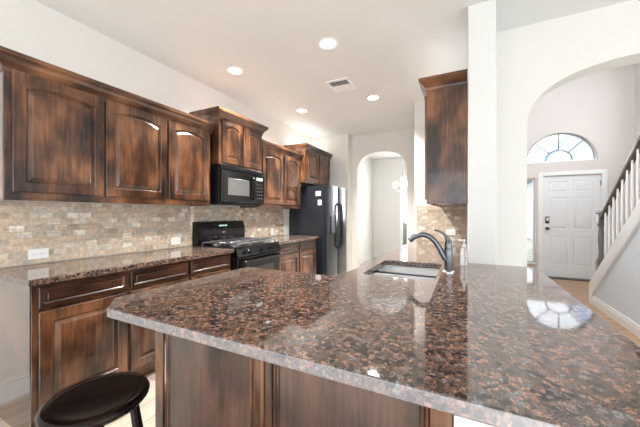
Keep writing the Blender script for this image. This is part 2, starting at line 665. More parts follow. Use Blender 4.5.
def wall_arch(x0, x1, z1, arch, axis, c0, c1):
    return slab(new(), [(x0, 0)] + arch + [(x1, 0), (x1, z1), (x0, z1)], [], axis, c0, c1)


struct('wall_dining', wall_arch(-2.95, 0.2, CH, arch_pts(-1.925, -0.96, 2.02, 2.47, 2.6), 'y', 5.5, 5.66), WALL)
struct('wall_sink_end', bx(-0.63, 0.2, 4.2, 5.5, 0, CH), WALL)
# the wall stub with the square white end, standing behind the sink counter
struct('wall_stub', bx(0.02, 0.2, 2.43, 4.2, 0, CH, bev=0.006, seg=2), WALLW)
struct('wall_pony', bx(-0.028, 0.2, 0.9, 2.43, 0, 0.872), WALLW)
struct('wall_arch', wall_arch(0.2, 4.3, FH, arch_pts(0.457, 2.1, 1.96, 2.44, 2.5), 'y', 2.9, 3.1), WALL)
struct('wall_foyer_left', bx(0.2, 0.32, 3.1, 8.2, 0, FH), PINK)
struct('wall_foyer_right', slab(new(), [(3.1, 0), (7.24, 0), (7.24, FH), (3.1, FH)],
                                [[(5.0, 2.1), (6.8, 2.1), (6.8, 3.7), (5.0, 3.7)]], 'x', 2.75, 2.9), PINK)
FC, FR = 1.675, 0.575
fan_hole = [(FC + FR * math.cos(PI * i / 32), 2.30 + FR * math.sin(PI * i / 32)) for i in range(33)]
struct('wall_foyer', slab(new(), [(0.2, 0), (1.40, 0), (1.40, 2.03), (2.30, 2.03), (2.30, 0), (2.9, 0), (2.9, FH), (0.2, FH)],
                          [fan_hole, [(0.92, 0.28), (1.275, 0.28), (1.275, 2.0), (0.92, 2.0)]], 'y', 7.24, 7.42), PINK)
# dining room beyond the far arch
struct('wall_dining_left', bx(-2.55, -2.385, 5.66, 8.2, 0, CH), WALL)
struct('wall_dining_back', slab(new(), [(-2.95, 0), (0.32, 0), (0.32, CH), (-2.95, CH)],
                                [[(-1.60, 0.25), (-0.40, 0.25), (-0.40, 2.3), (-1.60, 2.3)]], 'y', 8.2, 8.35), WALL)
struct('baseboard_dining_left', bx(-2.385, -2.37, 5.66, 8.2, 0, 0.11), TRIM)
struct('baseboard_dining_back', bx(-2.37, 0.2, 8.185, 8.2, 0, 0.11), TRIM)
struct('baseboard_left', bx(-2.8, -2.785, -3.6, 0.715, 0, 0.12), TRIM)
struct('baseboard_pony', bx(-0.028, 0.2, 0.886, 0.9, 0, 0.12), TRIM)
struct('baseboard_foyer', bx(0.32, 1.32, 7.225, 7.24, 0, 0.12), TRIM)

# front door, fanlight, sidelight


def six_panel(x0, x1, z0, z1, y, t=0.045):
    bm = new()
    w = x1 - x0
    xs = [x0, x0 + .13 * w, x0 + .46 * w, x0 + .54 * w, x0 + .87 * w, x1]
    zs = [z0, z0 + .24, z0 + .80, z0 + .95, z0 + 1.58, z0 + 1.69, z0 + 1.90, z1]
    f = lambda a, b, n: Vector((a, y - n, b))
    for i in range(5):
        for j in range(7):
            a0, a1, b0, b1 = xs[i], xs[i + 1], zs[j], zs[j + 1]
            pan = i in (1, 3) and j in (1, 3, 5)
            steps = [(0, 0), (0.008, -0.012), (0.02, -0.012), (0.045, -0.003)] if pan else [(0, 0)]
            L = [[bm.verts.new(f(p, q, n)) for p, q in ((a0 + s, b0 + s), (a1 - s, b0 + s), (a1 - s, b1 - s), (a0 + s, b1 - s))] for s, n in steps]
            for A, B in zip(L, L[1:]):
                for k in range(4):
                    bm.faces.new((A[k], A[(k + 1) % 4], B[(k + 1) % 4], B[k]))
            bm.faces.new(L[-1])
    bmesh.ops.remove_doubles(bm, verts=bm.verts[:], dist=1e-5)
    be = [e for e in bm.edges if len(e.link_faces) == 1]
    r = bmesh.ops.extrude_edge_only(bm, edges=be)
    bmesh.ops.translate(bm, verts=[g for g in r['geom'] if isinstance(g, bmesh.types.BMVert)], vec=(0, t, 0))
    return bm


door = obj('door_1', six_panel(1.402, 2.298, 0.02, 2.025, 7.27), DOORM, kind='structure', smooth=20)
bm = new()
box(bm, 1.448, 1.512, 7.245, 7.27, 1.08, 1.22, bev=0.008, seg=2)
dh = obj('door_handle', lathe(new(), [(0.032, 0.0), (0.032, -0.008), (0.012, -0.012), (0.012, -0.035), (0.026, -0.042), (0.030, -0.055), (0.022, -0.068), (0.0, -0.07)], (1.48, 7.27, 0.98), axis='y'), BLACKM, door)
kp = obj('keypad_lock', bm, BLACKM, door, label='dark keypad lock')
obj('keypad', bx(1.462, 1.498, 7.241, 7.245, 1.13, 1.20), PLATE, kp)
for z in (0.25, 1.1, 1.86):
    obj('hinge', bx(2.288, 2.306, 7.262, 7.27, z - 0.045, z + 0.045), BLACKM, door)
bm = new()
box(bm, 1.325, 1.405, 7.215, 7.24, 0, 2.11, bev=0.005)
box(bm, 2.295, 2.375, 7.215, 7.24, 0, 2.11, bev=0.005)
box(bm, 1.405, 2.295, 7.215, 7.24, 2.03, 2.11, bev=0.005)
box(bm, 1.388, 1.402, 7.24, 7.32, 0, 2.03)
box(bm, 2.298, 2.312, 7.24, 7.32, 0, 2.03)
struct('trim_1', bm, TRIM)
struct('trim_2', bx(1.32, 2.38, 7.12, 7.31, 0, 0.018, bev=0.005), mat('dark_threshold', (0.05, 0.035, 0.03), 0.4))

fan = obj('window_1', slab(new(), fan_hole, [], 'y', 7.33, 7.335), GLASS, kind='structure')
ri = FR - 0.035
bm = new()
inner = [(FC + ri * math.cos(PI * i / 32), 2.335 + (ri - 0.005) * math.sin(PI * i / 32)) for i in range(33)]
slab(bm, fan_hole, [inner], 'y', 7.30, 7.37)
obj('window_frame', bm, TRIM, fan)
bm = new()
R2 = 0.21
for a in (45, 90, 135):
    a = math.radians(a)
    tube(bm, [(FC + R2 * math.cos(a), 7.32, 2.335 + R2 * math.sin(a)), (FC + ri * math.cos(a), 7.32, 2.335 + ri * math.sin(a))], 0.013, 8)
tube(bm, [(FC + R2 * math.cos(PI * i / 24), 7.32, 2.335 + R2 * math.sin(PI * i / 24)) for i in range(25)], 0.013, 8)
tube(bm, [(FC + (ri) * math.cos(PI * i / 40), 7.31, 2.335 + (ri) * math.sin(PI * i / 40)) for i in range(41)], 0.014, 8)
obj('glazing_bar', bm, CAME, fan)
side = obj('window_2', bx(0.92, 1.275, 7.35, 7.355, 0.28, 2.0), GLASS, kind='structure')
bm = new()
slab(bm, [(0.92, 0.28), (1.275, 0.28), (1.275, 2.0), (0.92, 2.0)], [[(0.94, 0.30), (1.255, 0.30), (1.255, 1.98), (0.94, 1.98)]], 'y', 7.33, 7.38)
box(bm, 0.90, 1.295, 7.2, 7.26, 0.25, 0.28, bev=0.004)
obj('window_frame', bm, TRIM, side)
bm = new()
for i in range(38):
    z = 0.33 + i * 0.043
    b2 = box(bm, 0.935, 1.26, 7.28, 7.315, z, z + 0.003)
obj('window_blind', bm, BLIND, side)
dw = obj('window_3', bx(-1.6, -0.4, 8.30, 8.305, 0.25, 2.3), GLASS, kind='structure')
bm = new()
slab(bm, [(-1.6, 0.25), (-0.4, 0.25), (-0.4, 2.3), (-1.6, 2.3)], [[(-1.56, 0.29), (-1.02, 0.29), (-1.02, 2.26), (-1.56, 2.26)], [(-0.98, 0.29), (-0.44, 0.29), (-0.44, 2.26), (-0.98, 2.26)]], 'y', 8.28, 8.33)
obj('window_frame', bm, TRIM, dw)

# outdoors seen through the panes
struct('ground', bx(-14, 22, 7.5, 30, -0.3, -0.12), LAWN)
bm = new()
for i in range(60):
    x = -4.2 + i * 0.085
    r_ = bmesh.ops.create_icosphere(bm, subdivisions=2, radius=0.28 + random.random() * .08)
    bmesh.ops.translate(bm, verts=r_['verts'], vec=(x, 10.6 + random.uniform(-.15, .15), random.choice((0.15, 0.4, 0.62, 0.72))))
h = obj('garden_hedge', bm, HEDGE)
tag(h, 'green hedge outside the dining room window', 'hedge')
h['kind'] = 'stuff'
t = thing('neighbor_house', 'pale blue-grey house roof seen through the fanlight above the front door', 'house', (7.5, 18, -0.12))
obj('wall', bx(3.2, 9.9, 16, 21, -0.12, 3.0), SIDING, t)
bm = new()
slab(bm, [(2.7, 2.95), (10.4, 2.95), (6.5, 7.4)], [], 'y', 15.7, 21.3)
obj('roof', bm, SHING, t)

# ------------------------------------------------------------------ staircase
t = thing('staircase', 'staircase with white balusters and dark handrail rising from the foyer', 'staircase', (1.65, 5.3, 0))
SL = 0.85


def zs_(y): return 0.27 + (5.45 - y) * SL


bm = slab(new(), [(3.12, 0), (5.44, 0), (5.44, zs_(5.44) - .03), (3.12, zs_(3.12) - .03)], [], 'x', 1.62, 1.72)
obj('stair_wall', bm, GREYW, t)
bm = slab(new(), [(5.47, 0.0), (5.47, zs_(5.44)), (3.12, zs_(3.12)), (3.12, zs_(3.12) - .17), (5.36, zs_(5.44) - .14), (5.36, 0)], [], 'x', 1.595, 1.735)
obj('stringer', bm, TRIM, t)
bm = slab(new(), [(3.12, 0), (5.36, 0), (5.36, 0.12), (3.12, 0.12)], [], 'x', 1.603, 1.62)
box(bm, 1.597, 1.603, 3.12, 5.36, 0, 0.09)
obj('skirting', bm, TRIM, t)
for i in range(10):
    y = 5.32 - i * 0.22
    obj('step', bx(1.74, 2.745, y - 0.23, y, max(0, i * 0.187 - .02), (i + 1) * 0.187), OAK, t)
obj('stair_end_wall', bx(1.63, 2.745, 3.11, 3.125, 0, zs_(3.12) - .04), GREYW, t)
nx = 1.665
bm = new()
box(bm, nx - .045, nx + .045, 5.22, 5.31, zs_(5.26) - 0.05, zs_(5.26) + 0.20, bev=.004)
lathe(bm, [(.040, 0.20), (.044, .22), (.03, .25), (.026, .32), (.034, .48), (.03, .6), (.024, .66), (.04, .68), (.04, .70)], (nx, 5.265, zs_(5.26)))
box(bm, nx - .04, nx + .04, 5.225, 5.305, zs_(5.26) + 0.70, zs_(5.26) + 0.84, bev=.004)
lathe(bm, [(.055, 0.84), (.055, .86), (.03, .875), (0.03, .885), (.0, .89)], (nx, 5.265, zs_(5.26)))
obj('newel_post', bm, NEWEL, t)
RH = 0.74
prof = [(-.03, 0), (.03, 0), (.034, .025), (.028, .05), (.012, .062), (-.012, .062), (-.028, .05), (-.034, .025)]
bm = new()
rr = [[bm.verts.new((nx + a, y, zs_(y) + RH + b)) for a, b in prof] for y in (5.23, 3.12)]
for k in range(8):
    bm.faces.new((rr[0][k], rr[0][(k + 1) % 8], rr[1][(k + 1) % 8], rr[1][k]))
bm.faces.new(rr[0])
bm.faces.new(rr[1])
obj('handrail', bm, NEWEL, t)
for i in range(18):
    y = 5.13 - i * 0.115
    bm = new()
    z0, z1 = zs_(y) - 0.015, zs_(y) + RH + .008
    box(bm, nx - .018, nx + .018, y - .018, y + .018, z0, z0 + .12)
    lathe(bm, [(.018, z0 + .12), (.012, z0 + .15), (.016, z0 + .3), (.012, z1 - .2), (.010, z1)], (nx, y, 0), n=10)
    obj('baluster', bm, TRIM, t)

# ------------------------------------------------------------------ backsplashes
tag(obj('tile_backsplash', bx(-2.8, -2.79, 0.78, 4.19, 0.915, 1.362), TILE_Y, kind='structure'),
    'travertine brick tile backsplash on the left wall behind the range', 'backsplash')
struct('trim_3', bx(-2.8, -2.785, 4.19, 4.205, 0.915, 1.362), TRIM)
tag(obj('tile_backsplash', bx(-0.60, 0.018, 4.19, 4.2, 0.915, 1.386), TILE_X, kind='structure'),
    'small travertine brick tile backsplash on the end wall beyond the sink', 'backsplash')

# ------------------------------------------------------------------ cabinets


def crown(x_in, x_out, y0, y1, z0, z1, both=True):
    """crown along y on a face at x_in, returned along the near (and far) end towards the wall"""
    prof = [(0, 0), (0.008, 0.0), (0.012, 0.022), (0.030, 0.045), (0.050, 0.060), (0.056, 0.068), (0.060, 0.070), (0.060, 1.0)]
    H_ = z1 - z0
    bm = new()
    rings = []
    wx = x_out
    for p, q in prof:
        z = z0 + (q if q < 1 else H_)
        if q < 1: z = z0 + q / 0.09 * H_
        pts = [(wx, y0 - p), (x_in + p, y0 - p), (x_in + p, y1 + (p if both else 0)), (wx, y1 + (p if both else 0))]
        rings.append([bm.verts.new((a, b, z)) for a, b in pts])
    rings.append([bm.verts.new((a, b, z1)) for a, b in [(wx, y0 + .02), (x_in - .02, y0 + .02), (x_in - .02, y1 - .02), (wx, y1 - .02)]])
    rings.append([bm.verts.new((a, b, z0)) for a, b in [(wx, y0 + .02), (x_in - .02, y0 + .02), (x_in - .02, y1 - .02), (wx, y1 - .02)]])
    rings.append(rings[0])
    for r1, r2 in zip(rings, rings[1:]):
        for k in range(3):
            bm.faces.new((r1[k], r1[k + 1], r2[k + 1], r2[k]))
    return bm


XW = -2.8


def upper(label, xf, y0, y1, z0, z1, ctop, doors, dz, both=True, rise=0.035):
    t = thing('wall_cabinet', label, 'cabinet', (XW, y0, z0))
    bm = new()
    box(bm, XW + .002, xf, y0, y1, z0 + 0.012, z1, bev=0.002)
    # recessed underside lip
    box(bm, xf - .02, xf, y0, y1, z0, z0 + .012)
    box(bm, XW + .002, xf - .02, y0, y0 + .018, z0, z0 + .012)
    box(bm, XW + .002, xf - .02, y1 - .018, y1, z0, z0 + .012)
    obj('body', bm, W_Z, t)
    obj('crown_molding', crown(xf, XW + .003, y0, y1, z1 - .05, ctop, both), W_Y, t)
    if y0 < 1: obj('end_panel', bx(XW + .002, xf - .002, y0 - .005, y0, z0, z1 - .05), W_END, t)
    f = face_map('+x', xf)
    for a, b in doors:
        obj('door', raised_door(f, a, b, dz[0], dz[1], rise=rise), W_Z, t)
    return t


upper('long dark brown three-door wall cabinet nearest the camera on the left wall', -2.49, 0.712, 2.30, 1.362, 2.19, 2.262,
      [(0.745, 1.248), (1.262, 1.772), (1.79, 2.262)], (1.415, 2.165))
upper('tall brown two-door wall cabinet hanging above the black microwave', -2.40, 2.335, 3.085, 1.825, 2.36, 2.425,
      [(2.375, 2.70), (2.72, 3.05)], (1.845, 2.335), rise=0.03)
upper('brown two-door wall cabinet between the microwave and the refrigerator', -2.49, 3.105, 4.235, 1.362, 2.20, 2.275,
      [(3.20, 3.70), (3.725, 4.21)], (1.415, 2.18), both=False)
upper('short deep two-door wall cabinet hanging above the black refrigerator', -2.405, 4.25, 5.24, 1.80, 2.385, 2.45,
      [(4.29, 4.73), (4.76, 5.20)], (1.83, 2.36), both=False, rise=0.0)

# cabinet on the near side of the wall stub, seen end-on
t = thing('wall_cabinet', 'brown wall cabinet mounted on the white wall stub above the sink counter', 'cabinet', (0.02, 2.6, 1.362))
bm = bx(-0.29, 0.018, 2.6, 4.195, 1.374, 2.33, bev=.002)
box(bm, -0.29, -0.27, 2.6, 4.195, 1.362, 1.374)
box(bm, -0.27, 0.018, 2.6, 2.618, 1.362, 1.374)
obj('body', bm, W_Z, t)
m_ = Matrix.Scale(-1, 4, (1, 0, 0))
bm = crown(0.29, -0.017, 2.6, 4.12, 2.315, 2.41)
bmesh.ops.transform(bm, matrix=m_, verts=bm.verts[:])
obj('crown_molding', bm, W_X, t)
f = face_map('-x', -0.29)
for a, b in ((2.64, 3.13), (3.15, 3.64), (3.66, 4.15)):
    obj('door', raised_door(f, -b, -a, 1.40, 2.29, rise=.035, t=.02), W_Z, t)


def base(label, y0, y1, drawers, doors, xf=-2.19, name='base_cabinet'):
    t = thing(name, label, 'cabinet', (XW, y0, 0))
    bm = new()
    box(bm, XW + .002, xf, y0, y1, 0.10, 0.873, bev=.002)
    box(bm, XW + .002, xf - .07, y0 + .0, y1, 0.0, 0.10)
    obj('body', bm, W_Z, t)
    obj('end_panel', bx(XW + .002, xf - .002, y0 - .006, y0, 0.0, 0.873), W_END, t)
    f = face_map('+x', xf)
    for a, b in drawers:
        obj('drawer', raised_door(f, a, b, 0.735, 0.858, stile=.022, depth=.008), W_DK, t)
    for a, b in doors:
        obj('door', raised_door(f, a, b, 0.135, 0.712), W_Z, t)
    return t


base('long dark brown base cabinet run left of the range, with three drawers', 0.735, 2.30,
     [(0.762, 1.246), (1.272, 1.762), (1.788, 2.272)], [(0.762, 1.246), (1.272, 1.762), (1.788, 2.272)])
base('brown base cabinet between the range and the refrigerator', 3.105, 4.24, [(3.13, 3.65), (3.68, 4.20)], [(3.13, 3.65), (3.68, 4.20)])

# worktops
tag(obj('countertop', slab(new(), [(-2.79, 0.712), (-2.148, 0.712), (-2.148, 2.30), (-2.79, 2.30)], [], 'z', 0.875, 0.912, bev=.005), GRAN),
    'granite worktop on the left wall between the camera and the range', 'countertop')
tag(obj('countertop', slab(new(), [(-2.79, 3.10), (-2.148, 3.10), (-2.148, 4.26), (-2.79, 4.26)], [], 'z', 0.875, 0.912, bev=.005), GRAN),
    'short granite worktop between the range and the refrigerator', 'countertop')


def rrect(x0, x1, y0, y1, r, n=5):
    p = []
    for cx, cy, a0 in ((x1 - r, y1 - r, 0), (x0 + r, y1 - r, 90), (x0 + r, y0 + r, 180), (x1 - r, y0 + r, 270)):
        for i in range(n + 1):
            a = math.radians(a0 + 90 * i / n)
            p.append((cx + r * math.cos(a), cy + r * math.sin(a)))
    return p


SX0, SX1, SY0, SY1 = -0.56, -0.15, 1.69, 2.29
pen = [(-1.245, 0.638), (0.435, 0.638), (0.435, 2.33), (0.375, 2.425), (0.017, 2.425), (0.017, 4.188), (-0.615, 4.188), (-0.66, 1.76), (-0.70, 1.57), (-1.345, 1.57), (-1.375, 0.735)]
tag(obj('countertop', slab(new(), pen, [rrect(SX0, SX1, SY0, SY1, 0.05)], 'z', 0.875, 0.912, bev=.005), GRAN),
    'large brown granite peninsula worktop in the foreground holding the sink', 'countertop')

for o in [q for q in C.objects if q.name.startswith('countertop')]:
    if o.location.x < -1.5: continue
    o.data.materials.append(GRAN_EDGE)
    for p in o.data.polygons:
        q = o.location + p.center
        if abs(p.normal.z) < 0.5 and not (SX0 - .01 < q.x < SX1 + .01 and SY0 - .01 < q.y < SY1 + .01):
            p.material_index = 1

# peninsula cabinet under it: framed wood panels facing the camera
t = thing('peninsula_cabinet', 'dark wood panelled peninsula base under the large granite worktop', 'cabinet', (-1.34, 0.92, 0))
bm = new()
slab(bm, [(-1.335, 0.92), (-0.030, 0.92), (-0.030, 1.45), (-1.335, 1.45)], [], 'z', 0.0, 0.873)
obj('body', bm, W_Z, t)
for a, b in ((-1.345, -1.285), (-0.738, -0.655), (-0.092, -0.030)):
    obj('stile', bx(a, b, 0.90, 0.92, 0.10, 0.873, bev=.003), W_Z, t)
obj('stile', bx(-0.705, -0.688, 0.893, 0.90, 0.10, 0.873, bev=.003), W_Z, t)
for a, b in ((-1.285, -0.738), (-0.655, -0.092)):
    f = face_map('-y', 0.919)
    for (w0, w1) in ((a, a + .03), (b - .03, b)):
        prof_ = [(w0, .921), (w0, .908), (w0 + .006, .904), (w0 + .012, .908), (w0 + .015, .913), (w0 + .018, .908), (w1 - .005, .908), (w1, .914), (w1, .921)]
        obj('molding', slab(new(), prof_, [], 'z', 0.10, 0.873), W_Z, t)
    obj('panel', bx(a + .03, b - .03, 0.914, 0.921, 0.10, 0.873), wood('alder_panel', 'z', mid=(0.052, 0.023, 0.017), light=(0.14, 0.062, 0.043), rough=.36, coat=.6, cior=1.7), t)
obj('kick_board', bx(-1.345, -0.03, 0.897, 0.92, 0, 0.10, bev=.003), W_X, t)
t = thing('sink_cabinet', 'base cabinet run beneath the sink worktop on its kitchen side', 'cabinet', (-0.3, 1.46, 0))
obj('body', bx(-0.60, -0.03, 1.46, 1.66, 0.0, 0.873), W_Z, t)
obj('body', bx(-0.60, 0.015, 2.44, 4.18, 0.0, 0.873), W_Z, t)
obj('body', bx(-0.60, -0.582, 1.66, 2.44, 0.0, 0.873), W_Z, t)
f = face_map('-x', -0.60)
for a, b in ((1.50, 1.95), (1.97, 2.42), (2.46, 3.0), (3.02, 3.56), (3.58, 4.12)):
    obj('door', raised_door(f, -b, -a, 0.135, 0.85), W_Z, t)

# sink
t = thing('kitchen_sink', 'stainless steel double-bowl sink set into the granite worktop', 'sink', ((SX0 + SX1) / 2, (SY0 + SY1) / 2, 0.70))


def bowl(x0, x1, y0, y1, zt, zb):
    bm = new()
    L = []
    for ins, z, r in ((-.022, zt, .06), (0, zt, .05), (.004, zt - .01, .05), (.010, zb + .03, .045), (.02, zb + .008, .04), (.04, zb, .03)):
        L.append([bm.verts.new((a, b, z)) for a, b in rrect(x0 + ins, x1 - ins, y0 + ins, y1 - ins, r)])
    for A, B in zip(L, L[1:]):
        m = len(A)
        for i in range(m):
            bm.faces.new((A[i], A[(i + 1) % m], B[(i + 1) % m], B[i])).smooth = True
    bm.faces.new(L[-1])
    bmesh.ops.solidify(bm, geom=bm.faces[:], thickness=0.0015)
    return bm


for a, b in ((SY0 - .002, 1.965), (2.01, SY1 + .002)):
    o = obj('bowl', bowl(SX0 - .002, SX1 + .002, a, b, 0.873, 0.70), STEEL, t)
    obj('drain', lathe(new(), [(.045, .004), (.04, .006), (.03, .002), (.0, .002)], ((SX0 + SX1) / 2, (a + b) / 2, 0.700)), CHROME, o)

# faucet
t = thing('kitchen_faucet', 'brushed metal single-lever faucet curving over the sink', 'faucet', (-0.093, 1.99, 0.912))
c = (-0.093, 1.99, 0.912)
obj('base_ring', lathe(new(), [(.036, 0), (.036, .006), (.026, .012), (.0, .012)], c), CHROME, t)
obj('body', lathe(new(), [(.022, .008), (.0235, .03), (.0245, .10), (.0235, .135), (.0225, .14), (.0235, .145), (.022, .175), (.016, .20), (.006, .215), (0, .217)], c), FAUC, t)
sp = [(-.105, 1.99, .985), (-.135, 1.99, 1.04), (-.16, 1.99, 1.085), (-.19, 1.99, 1.12), (-.225, 1.99, 1.139), (-.26, 1.99, 1.141), (-.29, 1.99, 1.13)]
sm = []
for i in range(len(sp) - 1):
    for k in range(4):
        a = k / 4
        p0, p1, p2, p3 = [Vector(sp[min(max(i + j, 0), len(sp) - 1)]) for j in (-1, 0, 1, 2)]
        sm.append(0.5 * ((2 * p1) + (p2 - p0) * a + (2 * p0 - 5 * p1 + 4 * p2 - p3) * a * a + (3 * p1 - p0 - 3 * p2 + p3) * a ** 3))
sm.append(Vector(sp[-1]))
obj('spout', tube(new(), sm, [.0185 - .003 * i / len(sm) for i in range(len(sm))], 16), FAUC, t)
obj('spray_head', tube(new(), [(-.245, 1.99, 1.144), (-.275, 1.99, 1.139), (-.305, 1.99, 1.123), (-.33, 1.99, 1.100)], [.0165, .018, .0195, .018], 16), FAUC, t)
obj('lever', tube(new(), [(-.093, 1.99, 1.10), (-.105, 1.985, 1.135), (-.128, 1.98, 1.158), (-.155, 1.975, 1.172), (-.172, 1.972, 1.174)], [.016, .010, .0065, .006, .007], 12), FAUC, t)

# soap bottle
t = thing('soap_bottle', 'clear plastic soap bottle with white pump standing by the faucet', 'bottle', (0.0, 2.30, 0.912))
c = (-0.006, 2.30, 0.912)
obj('bottle_body', lathe(new(), [(.0, .001), (.024, .001), (.026, .006), (.026, .10), (.022, .118), (.011, .128), (.011, .138), (0, .138)], c), SOAP, t)
bm = lathe(new(), [(.013, .130), (.013, .148), (.005, .150), (.005, .172), (.010, .174), (.010, .182), (0, .183)], c)
box(bm, c[0] - .04, c[0], c[1] - .006, c[1] + .006, c[2] + .173, c[2] + .181, bev=.002)
obj('pump', bm, PLATE, t)

# ------------------------------------------------------------------ microwave
t = thing('microwave_oven', 'black over-the-range microwave with grey window below the tall cabinet', 'microwave', (XW, 2.34, 1.385))
y0, y1 = 2.345, 3.095
obj('body', bx(XW + .013, -2.41, y0, y1, 1.39, 1.822, bev=.004), BLACKM, t)
dr = obj('door', bx(-2.408, -2.37, y0, 2.90, 1.405, 1.765, bev=.008, seg=2), BLACK, t)
obj('window', bx(-2.372, -2.367, 2.44, 2.80, 1.49, 1.68, bev=.002), WINGREY, dr)
obj('handle', tube(new(), [(-2.37, 2.865, 1.45), (-2.335, 2.865, 1.47), (-2.33, 2.865, 1.58), (-2.335, 2.865, 1.70), (-2.37, 2.865, 1.72)], .011, 10), BLACK, dr)
cp = obj('control_panel', bx(-2.408, -2.372, 2.905, y1, 1.405, 1.765, bev=.006), BLACK, t)
obj('display', bx(-2.372, -2.370, 2.94, 3.06, 1.70, 1.735), DIGIT, cp)
for i in range(5):
    for j in range(3):
        obj('button', bx(-2.372, -2.3705, 2.94 + j * .043, 2.972 + j * .043, 1.46 + i * .044, 1.484 + i * .044), mat('grey_button', (.025, .025, .028), .4) if i + j == 0 else bpy.data.materials['grey_button'], cp)
bm = bx(-2.408, -2.375, y0, y1, 1.77, 1.822, bev=.004)
for i in range(24):
    yy = y0 + .03 + i * .029
    box(bm, -2.376, -2.372, yy, yy + .02, 1.785, 1.807)
obj('vent_grille', bm, BLACKM, t)
obj('bottom_panel', bx(XW + .05, -2.40, y0 + .01, y1 - .01, 1.38, 1.392, bev=.002), BLACKM, t)

# ------------------------------------------------------------------ range
t = thing('gas_range', 'black freestanding gas range between the left base cabinets', 'stove', (XW, 2.31, 0))
y0, y1 = 2.312, 3.092
obj('body', bx(XW + .012, -2.16, y0, y1, 0.0, 0.90, bev=.003), BLACKM, t)
obj('cooktop', bx(-2.70, -2.13, y0, y1, 0.90, 0.922, bev=.006, seg=2), BLACK, t)
f = [(-2.785, 0.90), (-2.70, 0.90), (-2.695, 1.09), (-2.72, 1.165), (-2.75, 1.185), (-2.785, 1.185)]
bm = slab(new(), [(a, b) for a, b in f], [], 'y', y0, y1)
bg = obj('backguard', bm, BLACK, t, label='black backguard with clock and buttons')
bm = new()
for s_ in [(2.64, 2.675), (2.68, 2.715), (2.73, 2.765)]:
    box(bm, -2.712, -2.700, s_[0], s_[1], 1.122, 1.14)
obj('clock_display', bm, DIGIT, bg)
for i in range(8):
    yy = 2.55 + i * .042
    obj('button', bx(-2.705, -2.695, yy, yy + .022, 1.085, 1.095), bpy.data.materials['grey_button'], bg)
obj('brand_badge', bx(-2.700, -2.694, 2.675, 2.73, 1.045, 1.055), CHROME, bg)
# grates and burners
for by in (2.45, 2.70, 2.955):
    for bxx in (-2.56, -2.28):
        if by == 2.70 and bxx < -2.5: continue
        x_ = -2.42 if by == 2.70 else bxx
        b_ = obj('burner', lathe(new(), [(.05, 0), (.05, .008), (.035, .01), (.035, .018), (.03, .021), (0, .021)], (x_, by, .922)), IRON, t)
for (ga, gb) in ((y0 + .03, 2.565), (2.575, 2.83), (2.84, y1 - .03)):
    bm = new()
    for xx in (-2.66, -2.42, -2.17):
        box(bm, xx - .006, xx + .006, ga, gb, .945, .960, bev=.003)
    for yy in (ga + .006, (ga + gb) / 2, gb - .006):
        box(bm, -2.66, -2.17, yy - .006, yy + .006, .945, .960, bev=.003)
    for xx in (-2.66, -2.42, -2.17):
        for yy in (ga + .006, gb - .006):
            box(bm, xx - .007, xx + .007, yy - .007, yy + .007, .921, .946)
    for xx in (-2.56, -2.28):
        box(bm, xx - .07, xx + .07, (ga + gb) / 2 - .005, (ga + gb) / 2 + .005, .955, .968, bev=.003)
        box(bm, xx - .005, xx + .005, (ga + gb) / 2 - .08, (ga + gb) / 2 + .08, .955, .968, bev=.003)
    obj('grate', bm, IRON, t)
bm = slab(new(), [(-2.17, .815), (-2.105, .822), (-2.135, .905), (-2.17, .915)], [], 'y', y0, y1)
obj('knob_panel', bm, BLACK, t)
tilt = Matrix.Rotation(-0.35, 4, 'Y')
for yy in (2.43, 2.51, 2.70, 2.88, 2.96):
    bm = lathe(new(), [(.026, 0), (.026, .006), (.020, .010), (.018, .03), (0, .031)], (0, 0, 0), axis='x', n=20)
    box(bm, .012, .036, -.004, .004, -.019, .019, bev=.002)
    bmesh.ops.transform(bm, matrix=Matrix.Translation((-2.122, yy, .862)) @ tilt, verts=bm.verts[:])
    obj('knob', bm, BLACK, t)
dr = obj('oven_door', bx(-2.16, -2.118, y0 + .005, y1 - .005, .20, .806, bev=.006, seg=2), BLACK, t)
obj('window', bx(-2.119, -2.114, y0 + .14, y1 - .14, .38, .68, bev=.002), GLASSD, dr)
obj('handle', tube(new(), [(-2.12, y0 + .06, .765), (-2.072, y0 + .065, .768), (-2.068, y0 + .10, .768), (-2.068, y1 - .10, .768), (-2.072, y1 - .065, .768), (-2.12, y1 - .06, .765)], .012, 12), BLACK, dr)
obj('storage_drawer', bx(-2.16, -2.122, y0 + .005, y1 - .005, .05, .19, bev=.005), BLACK, t)

# ------------------------------------------------------------------ refrigerator
t = thing('refrigerator', 'black side-by-side refrigerator standing against the far wall', 'refrigerator', (-2.4, 4.8, 0))
FX = -2.035
obj('body', bx(XW + .02, -2.095, 4.345, 5.235, 0.02, 1.745, bev=.006), FRSIDE, t)


def fr_door(a, b):
    bm = new()
    n = 10
    L = []
    for i in range(n + 1):
        k = i / n
        bul = 0.012 * 4 * k * (1 - k)
        L.append((FX - .006 + bul + (0 if 0 < i < n else -.006), a + (b - a) * k))
    poly = [(-2.09, a)] + L + [(-2.09, b)]
    return slab(bm, poly, [], 'z', 0.09, 1.755)


